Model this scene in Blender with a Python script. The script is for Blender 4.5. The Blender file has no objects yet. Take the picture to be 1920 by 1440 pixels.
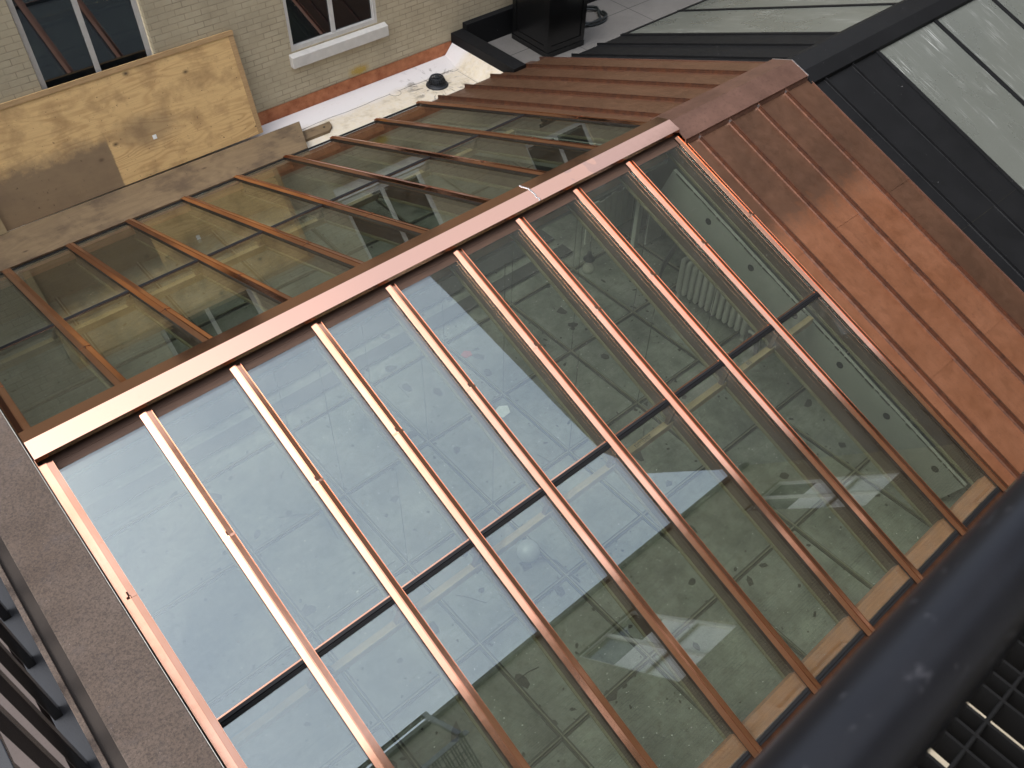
import bpy, bmesh, math, random
from mathutils import Vector, Matrix
random.seed(7)
R = math.radians
scene = bpy.context.scene
C = scene.collection

# ------------------------------------------------------------------ camera, sky, sun, exposure
CAM = Vector((-0.03562, -4.93691, 4.72921))
cd = bpy.data.cameras.new('camera')
cam = bpy.data.objects.new('camera', cd); C.objects.link(cam)
right = Vector((0.753853, -0.656871, 0.015019)); down = Vector((-0.474632, -0.560230, -0.678871)); fwd = Vector((0.454345, 0.504640, -0.734104))
m = Matrix.Identity(4)
for i in range(3):
    m[i][0] = right[i]; m[i][1] = -down[i]; m[i][2] = -fwd[i]; m[i][3] = CAM[i]
cam.matrix_world = m
cd.sensor_width = 36; cd.lens = 30.5426; cd.clip_start = 0.02; cd.clip_end = 2000
cd.dof.use_dof = True; cd.dof.focus_distance = 7.6; cd.dof.aperture_fstop = 11.0
scene.camera = cam

SUN_EL, SUN_AZ = 58, 285
w = bpy.data.worlds.new("World"); scene.world = w; w.use_nodes = True
nt = w.node_tree; nt.nodes.clear()
out = nt.nodes.new('ShaderNodeOutputWorld'); bg = nt.nodes.new('ShaderNodeBackground')
sky = nt.nodes.new('ShaderNodeTexSky'); sky.sky_type = 'NISHITA'; sky.sun_disc = False
sky.sun_elevation = R(SUN_EL); sky.sun_rotation = R(SUN_AZ); sky.dust_density = 3.0; sky.air_density = 1.0; sky.ozone_density = 1.0
hs = nt.nodes.new('ShaderNodeHueSaturation'); hs.inputs['Saturation'].default_value = 0.40; hs.inputs['Value'].default_value = 1.0
tc = nt.nodes.new('ShaderNodeTexCoord'); cn = nt.nodes.new('ShaderNodeTexNoise')
cn.inputs['Scale'].default_value = 3.2; cn.inputs['Detail'].default_value = 7; cn.inputs['Roughness'].default_value = 0.55; cn.inputs['Distortion'].default_value = 0.6
cr = nt.nodes.new('ShaderNodeValToRGB'); cr.color_ramp.elements[0].position = 0.33; cr.color_ramp.elements[1].position = 0.68
cr.color_ramp.elements[0].color = (0.80, 0.84, 0.92, 1); cr.color_ramp.elements[1].color = (1.22, 1.20, 1.17, 1)
mx = nt.nodes.new('ShaderNodeMix'); mx.data_type = 'RGBA'; mx.blend_type = 'MULTIPLY'; mx.inputs[0].default_value = 1.0
nt.links.new(tc.outputs['Generated'], cn.inputs['Vector']); nt.links.new(cn.outputs['Fac'], cr.inputs['Fac'])
nt.links.new(sky.outputs['Color'], hs.inputs['Color'])
nt.links.new(hs.outputs['Color'], mx.inputs[6]); nt.links.new(cr.outputs['Color'], mx.inputs[7])
sxyz = nt.nodes.new('ShaderNodeSeparateXYZ'); nt.links.new(tc.outputs['Generated'], sxyz.inputs[0])
mr_ = nt.nodes.new('ShaderNodeMapRange'); nt.links.new(sxyz.outputs['Z'], mr_.inputs['Value'])
mr_.inputs['From Min'].default_value = 0.0; mr_.inputs['From Max'].default_value = 1.0; mr_.inputs['To Min'].default_value = 1.15; mr_.inputs['To Max'].default_value = 2.45
vm = nt.nodes.new('ShaderNodeVectorMath'); vm.operation = 'SCALE'   # cloud cover: overcast sky is brightest overhead
nt.links.new(mx.outputs[2], vm.inputs[0]); nt.links.new(mr_.outputs[0], vm.inputs['Scale'])
nt.links.new(vm.outputs[0], bg.inputs['Color']); bg.inputs['Strength'].default_value = 0.15
nt.links.new(bg.outputs['Background'], out.inputs['Surface'])
sd = bpy.data.lights.new('sun', 'SUN'); sd.energy = 0.5; sd.angle = R(25); sd.color = (1.0, 0.965, 0.91)
sun = bpy.data.objects.new('sun', sd); C.objects.link(sun)
az = R(SUN_AZ); d = Vector((math.sin(az) * math.cos(R(SUN_EL)), math.cos(az) * math.cos(R(SUN_EL)), math.sin(R(SUN_EL))))
sun.rotation_euler = d.to_track_quat('Z', 'Y').to_euler(); sun.location = (0, 0, 30)
scene.view_settings.view_transform = 'Standard'; scene.view_settings.look = 'None'
scene.view_settings.exposure = 0.7; scene.view_settings.gamma = 1.0
scene.view_settings.use_curve_mapping = False
scene.cycles.max_bounces = 10; scene.cycles.transparent_max_bounces = 16; scene.cycles.glossy_bounces = 5; scene.cycles.diffuse_bounces = 4
scene.cycles.use_denoising = True
scene.cycles.sample_clamp_indirect = 6.0

# ------------------------------------------------------------------ materials
class NM:
    def __init__(s, name):
        s.m = bpy.data.materials.new(name); s.m.use_nodes = True; s.t = s.m.node_tree; s.t.nodes.clear()
        s.o = s.t.nodes.new('ShaderNodeOutputMaterial')
    def n(s, typ, **kw):
        nd = s.t.nodes.new('ShaderNode' + typ)
        for k, v in kw.items():
            if k.startswith('i_'):
                key = k[2:].replace('_', ' ')
                s.put(nd.inputs[key], v)
            else: setattr(nd, k, v)
        return nd
    def put(s, sock, v):
        if isinstance(v, bpy.types.NodeSocket): s.t.links.new(v, sock)
        elif isinstance(v, bpy.types.Node): s.t.links.new(v.outputs[0], sock)
        else:
            if isinstance(v, tuple) and len(v) == 3 and sock.type == 'RGBA': v = v + (1,)
            sock.default_value = v
    def co(s, scale=(1, 1, 1), rot=(0, 0, 0), rnd=True, kind='Object'):
        tcn = s.n('TexCoord'); v = tcn.outputs[kind]
        if rnd:
            oi = s.n('ObjectInfo'); mul = s.n('VectorMath', operation='SCALE'); cb = s.n('CombineXYZ')
            for k in range(3): s.t.links.new(oi.outputs['Random'], cb.inputs[k])
            s.t.links.new(cb.outputs[0], mul.inputs[0]); mul.inputs['Scale'].default_value = 37.0
            ad = s.n('VectorMath', operation='ADD'); s.t.links.new(v, ad.inputs[0]); s.t.links.new(mul.outputs[0], ad.inputs[1]); v = ad.outputs[0]
        mp = s.n('Mapping'); s.t.links.new(v, mp.inputs[0]); mp.inputs['Scale'].default_value = scale; mp.inputs['Rotation'].default_value = rot
        return mp.outputs[0]
    def noise(s, vec, scale=5, detail=4, rough=.55, dist=0):
        nd = s.n('TexNoise'); s.t.links.new(vec, nd.inputs['Vector'])
        nd.inputs['Scale'].default_value = scale; nd.inputs['Detail'].default_value = detail; nd.inputs['Roughness'].default_value = rough; nd.inputs['Distortion'].default_value = dist
        return nd.outputs['Fac']
    def ramp(s, fac, stops):
        nd = s.n('ValToRGB'); s.put(nd.inputs[0], fac); e = nd.color_ramp.elements
        while len(e) < len(stops): e.new(0.5)
        for k, (p, c) in enumerate(stops):
            e[k].position = p; e[k].color = (c, c, c, 1) if not isinstance(c, tuple) else c + (1,)
        return nd.outputs[0]
    def mix(s, fac, a, b, mode='MIX'):
        nd = s.n('Mix', data_type='RGBA', blend_type=mode); s.put(nd.inputs[0], fac); s.put(nd.inputs[6], a); s.put(nd.inputs[7], b); return nd.outputs[2]
    def math(s, op, a, b=0.0, clamp=False):
        nd = s.n('Math', operation=op, use_clamp=clamp); s.put(nd.inputs[0], a); s.put(nd.inputs[1], b); return nd.outputs[0]
    def bump(s, h, strength=.3, dist=.01, normal=None):
        nd = s.n('Bump'); s.put(nd.inputs['Height'], h); nd.inputs['Strength'].default_value = strength; nd.inputs['Distance'].default_value = dist
        if normal is not None: s.t.links.new(normal, nd.inputs['Normal'])
        return nd.outputs[0]
    def pr(s, color, rough=.5, metal=0.0, normal=None, spec=None, coat=None):
        p = s.n('BsdfPrincipled'); s.put(p.inputs['Base Color'], color); s.put(p.inputs['Roughness'], rough); s.put(p.inputs['Metallic'], metal)
        if normal is not None: s.t.links.new(normal, p.inputs['Normal'])
        if spec is not None: s.put(p.inputs['Specular IOR Level'], spec)
        if coat is not None: p.inputs['Coat Weight'].default_value = coat
        s.t.links.new(p.outputs[0], s.o.inputs[0]); return s.m

MAT = {}
def new_copper():
    k = NM('bright_copper'); v = k.co()
    big = k.noise(v, 2.2, 3); st = k.noise(k.co((60, 5, 5)), 3, 3); fl = k.noise(v, 26, 4, .7)
    col = k.mix(k.ramp(big, [(.35, 0.0), (.65, 1.0)]), (0.68, 0.345, 0.215), (0.76, 0.415, 0.275))
    col = k.mix(k.ramp(fl, [(.64, 0.0), (.80, .8)]), col, (0.58, 0.25, 0.14))
    col = k.mix(k.ramp(k.noise(k.co((9, 1.2, 1.2)), 2.3, 4), [(.5, 0.0), (.75, .5)]), col, (0.66, 0.31, 0.19))
    rg = k.math('ADD', k.math('MULTIPLY', fl, .14), .06)
    b = k.bump(st, .03, .002); b = k.bump(k.noise(v, 2.5, 1), .05, .02, b)
    return k.pr(col, rg, 1.0, b)
def cap_copper():
    k = NM('cap_copper'); v = k.co(rnd=False)
    st = k.noise(k.co((3, 70, 70), rnd=False), 3, 3); fl = k.noise(v, 18, 4, .7)
    col = k.mix(k.ramp(fl, [(.62, 0.0), (.8, .6)]), (0.76, 0.435, 0.305), (0.66, 0.35, 0.24))
    sx = k.n('SeparateXYZ'); tcn = k.n('TexCoord'); k.t.links.new(tcn.outputs['Object'], sx.inputs[0])
    tar = k.math('ADD', k.math('SUBTRACT', sx.outputs['X'], 5.28), k.math('MULTIPLY', k.math('SUBTRACT', k.noise(v, 4.5, 2, .5), .5), 1.3))
    col = k.mix(k.ramp(k.math('ADD', tar, .5), [(.485, 0.0), (.505, .8)]), col, (0.62, 0.375, 0.285))
    b = k.bump(st, .03, .002); b = k.bump(k.noise(v, 2.0, 0), .03, .02, b)
    return k.pr(col, k.math('ADD', k.math('MULTIPLY', fl, .10), .10), 1.0, b)
def old_copper():
    k = NM('weathered_copper'); v = k.co(rnd=False); vr = k.co((1, 1, 1))
    n1 = k.noise(v, 1.6, 5, .6); n2 = k.noise(vr, 9, 6, .68); n3 = k.noise(v, 46, 5, .75)
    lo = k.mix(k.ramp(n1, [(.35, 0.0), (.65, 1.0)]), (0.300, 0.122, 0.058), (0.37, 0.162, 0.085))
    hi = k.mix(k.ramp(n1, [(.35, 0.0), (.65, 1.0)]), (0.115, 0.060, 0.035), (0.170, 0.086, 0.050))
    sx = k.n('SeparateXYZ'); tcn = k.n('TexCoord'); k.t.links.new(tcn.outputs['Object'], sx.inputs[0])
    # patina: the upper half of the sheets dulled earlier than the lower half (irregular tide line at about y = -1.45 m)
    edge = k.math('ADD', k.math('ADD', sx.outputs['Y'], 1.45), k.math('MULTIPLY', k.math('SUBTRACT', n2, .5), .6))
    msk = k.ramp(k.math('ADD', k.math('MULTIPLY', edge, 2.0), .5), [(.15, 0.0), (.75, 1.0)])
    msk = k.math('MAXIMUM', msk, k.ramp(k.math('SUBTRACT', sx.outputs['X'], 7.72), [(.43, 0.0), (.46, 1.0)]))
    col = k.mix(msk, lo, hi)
    col = k.mix(k.ramp(n3, [(.55, 0.0), (.75, .7)]), col, (0.16, 0.075, 0.05))
    col = k.mix(k.ramp(n2, [(.62, 0.0), (.78, .5)]), col, (0.12, 0.06, 0.045))
    col = k.mix(k.ramp(k.noise(k.co((11, .55, .55), rnd=False), 2.2, 4, .6), [(.50, 0.0), (.75, .18)]), col, (0.13, 0.062, 0.038))
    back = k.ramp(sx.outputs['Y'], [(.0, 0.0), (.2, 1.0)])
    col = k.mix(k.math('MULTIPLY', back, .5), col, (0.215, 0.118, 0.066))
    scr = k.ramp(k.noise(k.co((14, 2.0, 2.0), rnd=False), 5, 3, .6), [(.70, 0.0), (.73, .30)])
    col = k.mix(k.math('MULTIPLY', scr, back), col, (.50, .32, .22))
    rg = k.ramp(n2, [(.3, .36), (.7, .58)])
    return k.pr(col, rg, 0.72, k.bump(n3, .12, .004, k.bump(k.noise(v, 2.6, 1), .12, .02)))
def seam_copper():
    k = NM('seam_copper'); v = k.co()
    n = k.noise(v, 12, 4, .7)
    col = k.mix(k.ramp(n, [(.35, 0.0), (.65, 1.0)]), (0.115, 0.045, 0.022), (0.06, 0.026, 0.015))
    return k.pr(col, k.ramp(n, [(.3, .45), (.7, .62)]), 0.55)
def cap_old():
    k = NM('old_cap_copper'); v = k.co(rnd=False); n = k.noise(v, 3, 5, .62); n2 = k.noise(v, 30, 4, .7)
    col = k.mix(k.ramp(n, [(.3, 0.0), (.7, 1.0)]), (0.145, 0.078, 0.055), (0.235, 0.128, 0.092))
    col = k.mix(k.ramp(n2, [(.52, 0.0), (.75, .7)]), col, (.10, .055, .04))
    return k.pr(col, .42, .65, k.bump(n2, .1, .003))
def solder():
    k = NM('solder'); n = k.noise(k.co(), 60, 4, .7)
    return k.pr(k.ramp(n, [(.3, (.35, .34, .34)), (.7, (.75, .74, .74))]), .3, .9, k.bump(n, .6, .004))
def glass():
    k = NM('skylight_glass'); v = k.co()
    tr = k.n('BsdfTransparent'); tr.inputs[0].default_value = (0.84, 0.875, 0.825, 1)
    wav = k.bump(k.noise(v, 1.1, 0), .010, .01)
    gl = k.n('BsdfGlossy'); gl.inputs['Color'].default_value = (0.93, 1.0, 1.0, 1); gl.inputs['Roughness'].default_value = 0.0
    k.t.links.new(wav, gl.inputs['Normal'])
    fr = k.n('LayerWeight'); fr.inputs['Blend'].default_value = 0.5   # same reflectance from both sides of a face (Schlick)
    sch = k.math('ADD', k.math('MULTIPLY', k.math('POWER', fr.outputs['Facing'], 4.0), .62), .132, True)
    ms = k.n('MixShader'); k.put(ms.inputs[0], sch); k.t.links.new(tr.outputs[0], ms.inputs[1]); k.t.links.new(gl.outputs[0], ms.inputs[2])
    df = k.n('BsdfDiffuse'); df.inputs[0].default_value = (.62, .60, .54, 1)
    dust = k.ramp(k.noise(v, 4, 6, .7), [(.45, .0015), (.85, .016)])
    spk = k.ramp(k.noise(v, 60, 2, .5), [(.735, 0.0), (.755, .35)])
    sx = k.n('SeparateXYZ'); tcn = k.n('TexCoord'); k.t.links.new(tcn.outputs['Object'], sx.inputs[0])   # grime gathered along the pane ends
    edge = k.math('MULTIPLY', k.ramp(k.math('ABSOLUTE', sx.outputs['Y']), [(.88, 0.0), (.985, 1.0)]), k.ramp(k.noise(v, 11, 5, .7), [(.40, 0.0), (.75, .05)]))
    edx = k.math('MULTIPLY', k.ramp(k.math('ABSOLUTE', sx.outputs['X']), [(.285, 0.0), (.322, 1.0)]), k.ramp(k.noise(v, 9, 5, .7), [(.42, 0.0), (.75, .05)]))
    dust = k.math('MAXIMUM', dust, k.math('MAXIMUM', edge, edx))
    m2 = k.n('MixShader'); k.put(m2.inputs[0], k.math('MAXIMUM', dust, spk)); k.t.links.new(ms.outputs[0], m2.inputs[1]); k.t.links.new(df.outputs[0], m2.inputs[2])
    k.t.links.new(m2.outputs[0], k.o.inputs[0]); return k.m
def window_glass():
    k = NM('window_glass'); v = k.co()
    return k.pr((.006, .008, .009), .02, 0, k.bump(k.noise(v, 1.5, 1), .03, .01), .8)
def brick(name, a, b, mortar, offx=True, yellow_patch=0, mort=.0055):
    k = NM(name); tcn = k.n('TexCoord'); sx = k.n('SeparateXYZ'); k.t.links.new(tcn.outputs['Object'], sx.inputs[0])
    cb = k.n('CombineXYZ'); k.t.links.new(sx.outputs['X' if offx else 'Y'], cb.inputs[0]); k.t.links.new(sx.outputs['Z'], cb.inputs[1])
    bt = k.n('TexBrick', offset=.5); k.t.links.new(cb.outputs[0], bt.inputs['Vector'])
    bt.inputs['Scale'].default_value = 1; bt.inputs['Brick Width'].default_value = .215; bt.inputs['Row Height'].default_value = .076
    bt.inputs['Mortar Size'].default_value = mort; bt.inputs['Mortar Smooth'].default_value = .35; bt.inputs['Bias'].default_value = 0
    k.put(bt.inputs['Color1'], a); k.put(bt.inputs['Color2'], b); k.put(bt.inputs['Mortar'], mortar)
    v = k.co(rnd=False); n = k.noise(v, 2.3, 6, .65); n2 = k.noise(v, 22, 5, .7)
    # some joints are filled with paint, so the mortar lines come and go
    col = k.mix(k.ramp(k.noise(v, 3.1, 4, .6), [(.40, .75), (.62, 0.0)]), bt.outputs['Color'], a)
    col = k.mix(k.ramp(n, [(.4, 0.0), (.72, .65)]), col, tuple(c * .72 for c in a))
    col = k.mix(k.ramp(n2, [(.60, 0.0), (.80, .5)]), col, tuple(c * .55 for c in a))
    if yellow_patch:  # a yellowish patch mixed into the brick colour just above the flashing
        gx = k.math('SUBTRACT', 1.0, k.math('MULTIPLY', k.math('ABSOLUTE', k.math('SUBTRACT', sx.outputs['X'], 6.2)), 5.0), True)
        gz = k.math('SUBTRACT', 1.0, k.math('MULTIPLY', k.math('ABSOLUTE', k.math('SUBTRACT', sx.outputs['Z'], -1.49)), 11.0), True)
        gg = k.math('MULTIPLY', k.math('MULTIPLY', gx, gz), k.ramp(n2, [(.3, .3), (.6, 1.5)]))
        col = k.mix(k.math('MULTIPLY', gg, 1.6, True), col, (.40, .27, .055))
    h = k.math('ADD', k.math('MULTIPLY', bt.outputs['Fac'], -1.0), k.math('MULTIPLY', n2, .5))
    return k.pr(col, .75, 0, k.bump(h, .55, .006))
def flat(name, col, rough=.6, metal=0.0, var=.25, scale=12, bump=.1, spec=None):
    k = NM(name); v = k.co(); n = k.noise(v, scale, 5, .65); n2 = k.noise(v, scale * 6, 3, .6)
    dark = tuple(c * (1 - var) for c in col); lite = tuple(min(1, c * (1 + var)) for c in col)
    c = k.mix(n, dark, lite)
    return k.pr(c, rough, metal, k.bump(n2, bump, .004), spec)
def stone():
    k = NM('coping_stone'); v = k.co(rnd=False); n = k.noise(v, 2.2, 5, .6); n2 = k.noise(v, 70, 4, .8); n3 = k.noise(v, 9, 6, .7)
    c = k.mix(k.ramp(n, [(.3, 0.0), (.7, 1.0)]), (0.094, 0.066, 0.048), (0.130, 0.097, 0.076))
    c = k.mix(k.ramp(n2, [(.40, 0.0), (.66, .9)]), c, (.040, .030, .024))
    c = k.mix(k.ramp(n3, [(.55, 0.0), (.75, .55)]), c, (.07, .058, .055))
    c = k.mix(k.ramp(k.noise(v, 120, 2, .5), [(.70, 0.0), (.78, .5)]), c, (.34, .29, .26))
    return k.pr(c, .9, 0, k.bump(n2, .35, .004))
def plywood(stain=True):
    k = NM('plywood' if stain else 'old_board'); v = k.co(rnd=False)
    g = k.noise(k.co((.42, 1.6, 2.3), rnd=False), 1.5, 2.5, .5, .35)
    rings = k.math('SINE', k.math('MULTIPLY', g, 78.0)); rings = k.math('ADD', k.math('MULTIPLY', rings, .5), .5)
    fine = k.noise(k.co((3, 70, 90), rnd=False), 2, 4, .7); blot = k.noise(v, 3.2, 5, .6)
    if stain:
        c = k.mix(k.math('MULTIPLY', k.math('POWER', rings, 2.0), k.ramp(k.noise(v, 2.0, 3), [(.35, .12), (.65, .6)])), (0.63, 0.415, 0.178), (0.38, 0.215, 0.080))
        c = k.mix(k.ramp(fine, [(.45, 0.0), (.7, .35)]), c, (.33, .20, .085))
        c = k.mix(k.ramp(blot, [(.48, 0.0), (.72, .7)]), c, (.25, .145, .060))
        sx = k.n('SeparateXYZ'); tcn = k.n('TexCoord'); k.t.links.new(tcn.outputs['Object'], sx.inputs[0])
        wob = k.math('MULTIPLY', k.math('SUBTRACT', k.noise(v, 5, 5, .7), .5), .34)
        mx_ = k.ramp(k.math('ADD', k.math('SUBTRACT', sx.outputs['X'], k.math('MULTIPLY', wob, .25)), -1.95), [(.49, 1.0), (.505, 0.0)])
        mz = k.ramp(k.math('ADD', k.math('ADD', sx.outputs['Z'], wob), 1.55), [(.40, 1.0), (.58, 0.0)])
        msk = k.math('MULTIPLY', mx_, mz)
        # second grubby patch, middle of the sheet
        dx = k.math('MULTIPLY', k.math('SUBTRACT', sx.outputs['X'], 2.95), 1.7); dz = k.math('MULTIPLY', k.math('SUBTRACT', sx.outputs['Z'], -1.12), 3.2)
        rr = k.math('SQRT', k.math('ADD', k.math('MULTIPLY', dx, dx), k.math('MULTIPLY', dz, dz)))
        p2 = k.ramp(k.math('ADD', rr, k.math('MULTIPLY', wob, 3.0)), [(.35, .55), (.85, 0.0)])
        msk = k.math('MAXIMUM', msk, p2)
        c = k.mix(k.math('MULTIPLY', msk, .88), c, (.175, .120, .070))
    else:
        c = k.mix(k.math('MULTIPLY', rings, .3), (0.205, 0.142, 0.075), (0.125, 0.083, 0.043))
        c = k.mix(k.ramp(fine, [(.45, 0.0), (.7, .5)]), c, (.10, .07, .045))
        c = k.mix(k.ramp(blot, [(.45, 0.0), (.70, .8)]), c, (.075, .05, .03))
    vo = k.n('TexVoronoi', feature='F1'); k.t.links.new(k.co((1.0, 0.0, 1.5) if stain else (1.0, 2.0, 0.0), rnd=False), vo.inputs['Vector']); vo.inputs['Scale'].default_value = 2.1
    c = k.mix(k.ramp(vo.outputs['Distance'], [(.022, .95), (.060, .45), (.11, 0.0)]), c, (.045, .024, .012))
    spk = k.ramp(k.noise(v, 30, 4, .65), [(.655, 0.0), (.70, .85)])
    c = k.mix(spk, c, (.06, .035, .02))
    return k.pr(c, .8, 0, k.bump(fine, .2, .003))
def timber(name, a, b):
    k = NM(name); f = k.noise(k.co((2.5, 30, 40)), 2.2, 4, .7); n = k.noise(k.co(), 3, 4)
    c = k.mix(k.ramp(f, [(.3, 0.0), (.7, 1.0)]), a, b); c = k.mix(k.ramp(n, [(.5, 0.0), (.8, .6)]), c, tuple(x * .55 for x in a))
    return k.pr(c, .8, 0, k.bump(f, .15, .003))
def membrane():
    k = NM('white_membrane'); v = k.co(rnd=False); n = k.noise(v, 3.2, 6, .65); n2 = k.noise(v, 15, 6, .72)
    sx = k.n('SeparateXYZ'); tcn = k.n('TexCoord'); k.t.links.new(tcn.outputs['Object'], sx.inputs[0])
    fl = k.ramp(k.math('ADD', k.math('SUBTRACT', 5.6, sx.outputs['Y']), k.math('MULTIPLY', k.math('SUBTRACT', n, .5), .25)), [(.46, 0.0), (.60, 1.0)])
    c = k.mix(k.math('MULTIPLY', fl, k.ramp(n2, [(.25, .35), (.65, 1.0)])), (.70, .665, .635), (.66, .575, .42))
    c = k.mix(k.math('MULTIPLY', fl, k.ramp(k.noise(v, 5, 6, .72), [(.50, 0.0), (.72, .75)])), c, (.40, .32, .19))
    c = k.mix(k.ramp(k.noise(k.co((1.5, 5, 5), rnd=False), 7, 5, .7), [(.58, 0.0), (.74, .5)]), c, (.52, .46, .38))
    # radial dirt streaks round the drain
    dx = k.math('SUBTRACT', sx.outputs['X'], 7.155); dy = k.math('SUBTRACT', sx.outputs['Y'], 4.87)
    an = k.math('ARCTAN2', dy, dx); rr = k.math('SQRT', k.math('ADD', k.math('MULTIPLY', dx, dx), k.math('MULTIPLY', dy, dy)))
    cb = k.n('CombineXYZ'); k.put(cb.inputs[0], k.math('MULTIPLY', an, 2.4)); k.put(cb.inputs[1], k.math('MULTIPLY', rr, 2.6))
    sn = k.noise(cb.outputs[0], 1.5, 4, .6)
    fall = k.ramp(rr, [(.14, 1.0), (.34, .9), (.62, 0.0)])
    c = k.mix(k.math('MULTIPLY', k.ramp(sn, [(.55, 0.0), (.62, .9)]), fall), c, (.17, .145, .115))
    return k.pr(c, .55, 0, k.bump(n2, .12, .004))
def concrete(name, a, joints=None, var=.25):
    k = NM(name); v = k.co(rnd=False); n = k.noise(v, 2.5, 6, .65); n2 = k.noise(v, 55, 4, .75)
    c = k.mix(n, tuple(x * (1 - var) for x in a), tuple(x * (1 + var) for x in a))
    c = k.mix(k.ramp(n2, [(.5, 0.0), (.78, .5)]), c, tuple(x * .55 for x in a))
    if joints:
        bt = k.n('TexBrick', offset=0.0); k.t.links.new(v, bt.inputs['Vector']); bt.inputs['Scale'].default_value = 1
        bt.inputs['Brick Width'].default_value = joints; bt.inputs['Row Height'].default_value = joints; bt.inputs['Mortar Size'].default_value = .007
        c = k.mix(bt.outputs['Fac'], c, tuple(x * .25 for x in a))
    return k.pr(c, .8, 0, k.bump(n2, .2, .004))
def lay_glass():
    k = NM('dusty_laylight_glass'); v = k.co(); vw = k.co(rnd=False)
    n = k.noise(v, 2.0, 6, .7); n2 = k.noise(v, 14, 5, .72)
    c = k.mix(k.ramp(n, [(.3, 0.0), (.72, 1.0)]), (.235, .242, .205), (.055, .058, .047))
    c = k.mix(k.ramp(n2, [(.52, 0.0), (.72, .65)]), c, (.075, .073, .052))
    c = k.mix(k.ramp(k.noise(k.co((.5, 16, 1)), 2.0, 5, .7), [(.5, 0.0), (.75, .55)]), c, (.085, .088, .068))
    c = k.mix(k.ramp(k.noise(v, 38, 3, .6), [(.69, 0.0), (.74, .8)]), c, (.045, .04, .03))
    c = k.mix(k.ramp(k.noise(v, 44, 2, .5), [(.73, 0.0), (.75, .9)]), c, (.75, .74, .68))
    return k.pr(c, .62, 0, k.bump(n2, .1, .003))
def wired_glass():
    k = NM('wired_glass'); v = k.co(); n = k.noise(v, 1.4, 5, .6)
    scr = k.noise(k.co((34, .9, .9), rnd=False), 3.0, 3, .6); patch = k.noise(k.co((2.4, .8, .8), rnd=False), 1.6, 3)
    c = k.mix(n, (.095, .102, .087), (.128, .136, .119))
    c = k.mix(k.ramp(k.noise(v, 75, 3, .7), [(.45, 0.0), (.75, .6)]), c, (.075, .082, .066))
    s_ = k.math('MULTIPLY', k.ramp(scr, [(.57, 0.0), (.63, 1.0)]), k.ramp(patch, [(.48, 0.0), (.70, 1.0)]))
    c = k.mix(k.math('MULTIPLY', s_, .65), c, (.55, .56, .53))
    return k.pr(c, k.ramp(n, [(.3, .24), (.7, .36)]), 0, k.bump(k.noise(v, 160, 2), .25, .002), 1.0)
def dark_metal():
    k = NM('charcoal_metal'); v = k.co(rnd=False); n = k.noise(v, 3, 5, .6); n2 = k.noise(v, 60, 3, .7)
    c = k.mix(n, (.0055, .0057, .006), (.0095, .0098, .0105))
    c = k.mix(k.ramp(k.noise(v, 30, 2, .5), [(.76, 0.0), (.78, .6)]), c, (.25, .25, .25))
    return k.pr(c, k.ramp(n, [(.3, .50), (.7, .62)]), 0, k.bump(n2, .06, .002), .16)
def rail_paint():
    k = NM('black_rail_paint'); v = k.co(rnd=False); n = k.noise(v, 22, 4, .65); w_ = k.noise(k.co((1, 2.0, 2.0), rnd=False), 30, 6, .72)
    c = k.mix(n, (.0045, .0046, .006), (.0075, .0078, .0095))
    c = k.mix(k.ramp(w_, [(.62, 0.0), (.78, .22)]), c, (.28, .28, .30))
    return k.pr(c, k.ramp(n, [(.3, .30), (.7, .42)]), 0, k.bump(n, .12, .003), .26)
MAT['copper'] = new_copper(); MAT['cap'] = cap_copper(); MAT['oldcu'] = old_copper(); MAT['seam'] = seam_copper(); MAT['oldcap'] = cap_old()
MAT['solder'] = solder(); MAT['glass'] = glass(); MAT['win'] = window_glass()
MAT['brick'] = brick('painted_brick', (.42, .358, .238), (.465, .40, .272), (.225, .188, .124), yellow_patch=1)
MAT['brick2'] = brick('court_brick', (.215, .187, .124), (.25, .218, .148), (.030, .026, .018), mort=.011)
MAT['brick3'] = brick('gable_brick', (.05, .045, .036), (.06, .053, .042), (.024, .021, .018), offx=False)
MAT['stone'] = stone(); MAT['shadestone'] = flat('shaded_stone', (.030, .022, .017), .8, 0, .3, 9, .3); MAT['ply'] = plywood(); MAT['board'] = plywood(False)  # second stone: darker copy, colour carries the shade on the parapet ledge
MAT['timber'] = timber('new_timber', (.36, .275, .15), (.27, .19, .095)); MAT['rafter'] = timber('rafter_wood', (.085, .045, .027), (.052, .028, .018))
MAT['beam'] = timber('ridge_timber', (.33, .205, .10), (.23, .135, .065)); MAT['slat'] = flat('pale_slats', (.60, .61, .56), .7, 0, .12, 8, .2); MAT['ledge'] = timber('olive_ledge', (.17, .15, .085), (.115, .098, .056)); MAT['sill'] = timber('reddish_sill', (.42, .18, .09), (.30, .12, .06))
MAT['plyedge'] = timber('plywood_edge', (.46, .30, .14), (.30, .18, .08)); MAT['membrane'] = membrane(); MAT['pavers'] = concrete('terrace_pavers', (.135, .127, .115), 1.6); MAT['court'] = concrete('court_concrete', (.46, .40, .29))
MAT['lay'] = lay_glass(); MAT['wired'] = wired_glass(); MAT['dark'] = dark_metal(); MAT['rail'] = rail_paint()
MAT['gasket'] = flat('black_gasket', (.010, .010, .0105), .5, 0, .3, 30, .1, .25)
MAT['white'] = flat('white_paint', (.52, .50, .46), .55, 0, .2, 9, .2); MAT['stonesill'] = flat('painted_stone_sill', (.52, .495, .445), .7, 0, .22, 7, .3)
MAT['greyframe'] = flat('grey_weathered_paint', (.44, .42, .38), .7, 0, .22, 10, .3)
MAT['blackgloss'] = flat('black_gloss_paint', (.006, .006, .006), .22, 0, .2, 6, .05)
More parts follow.
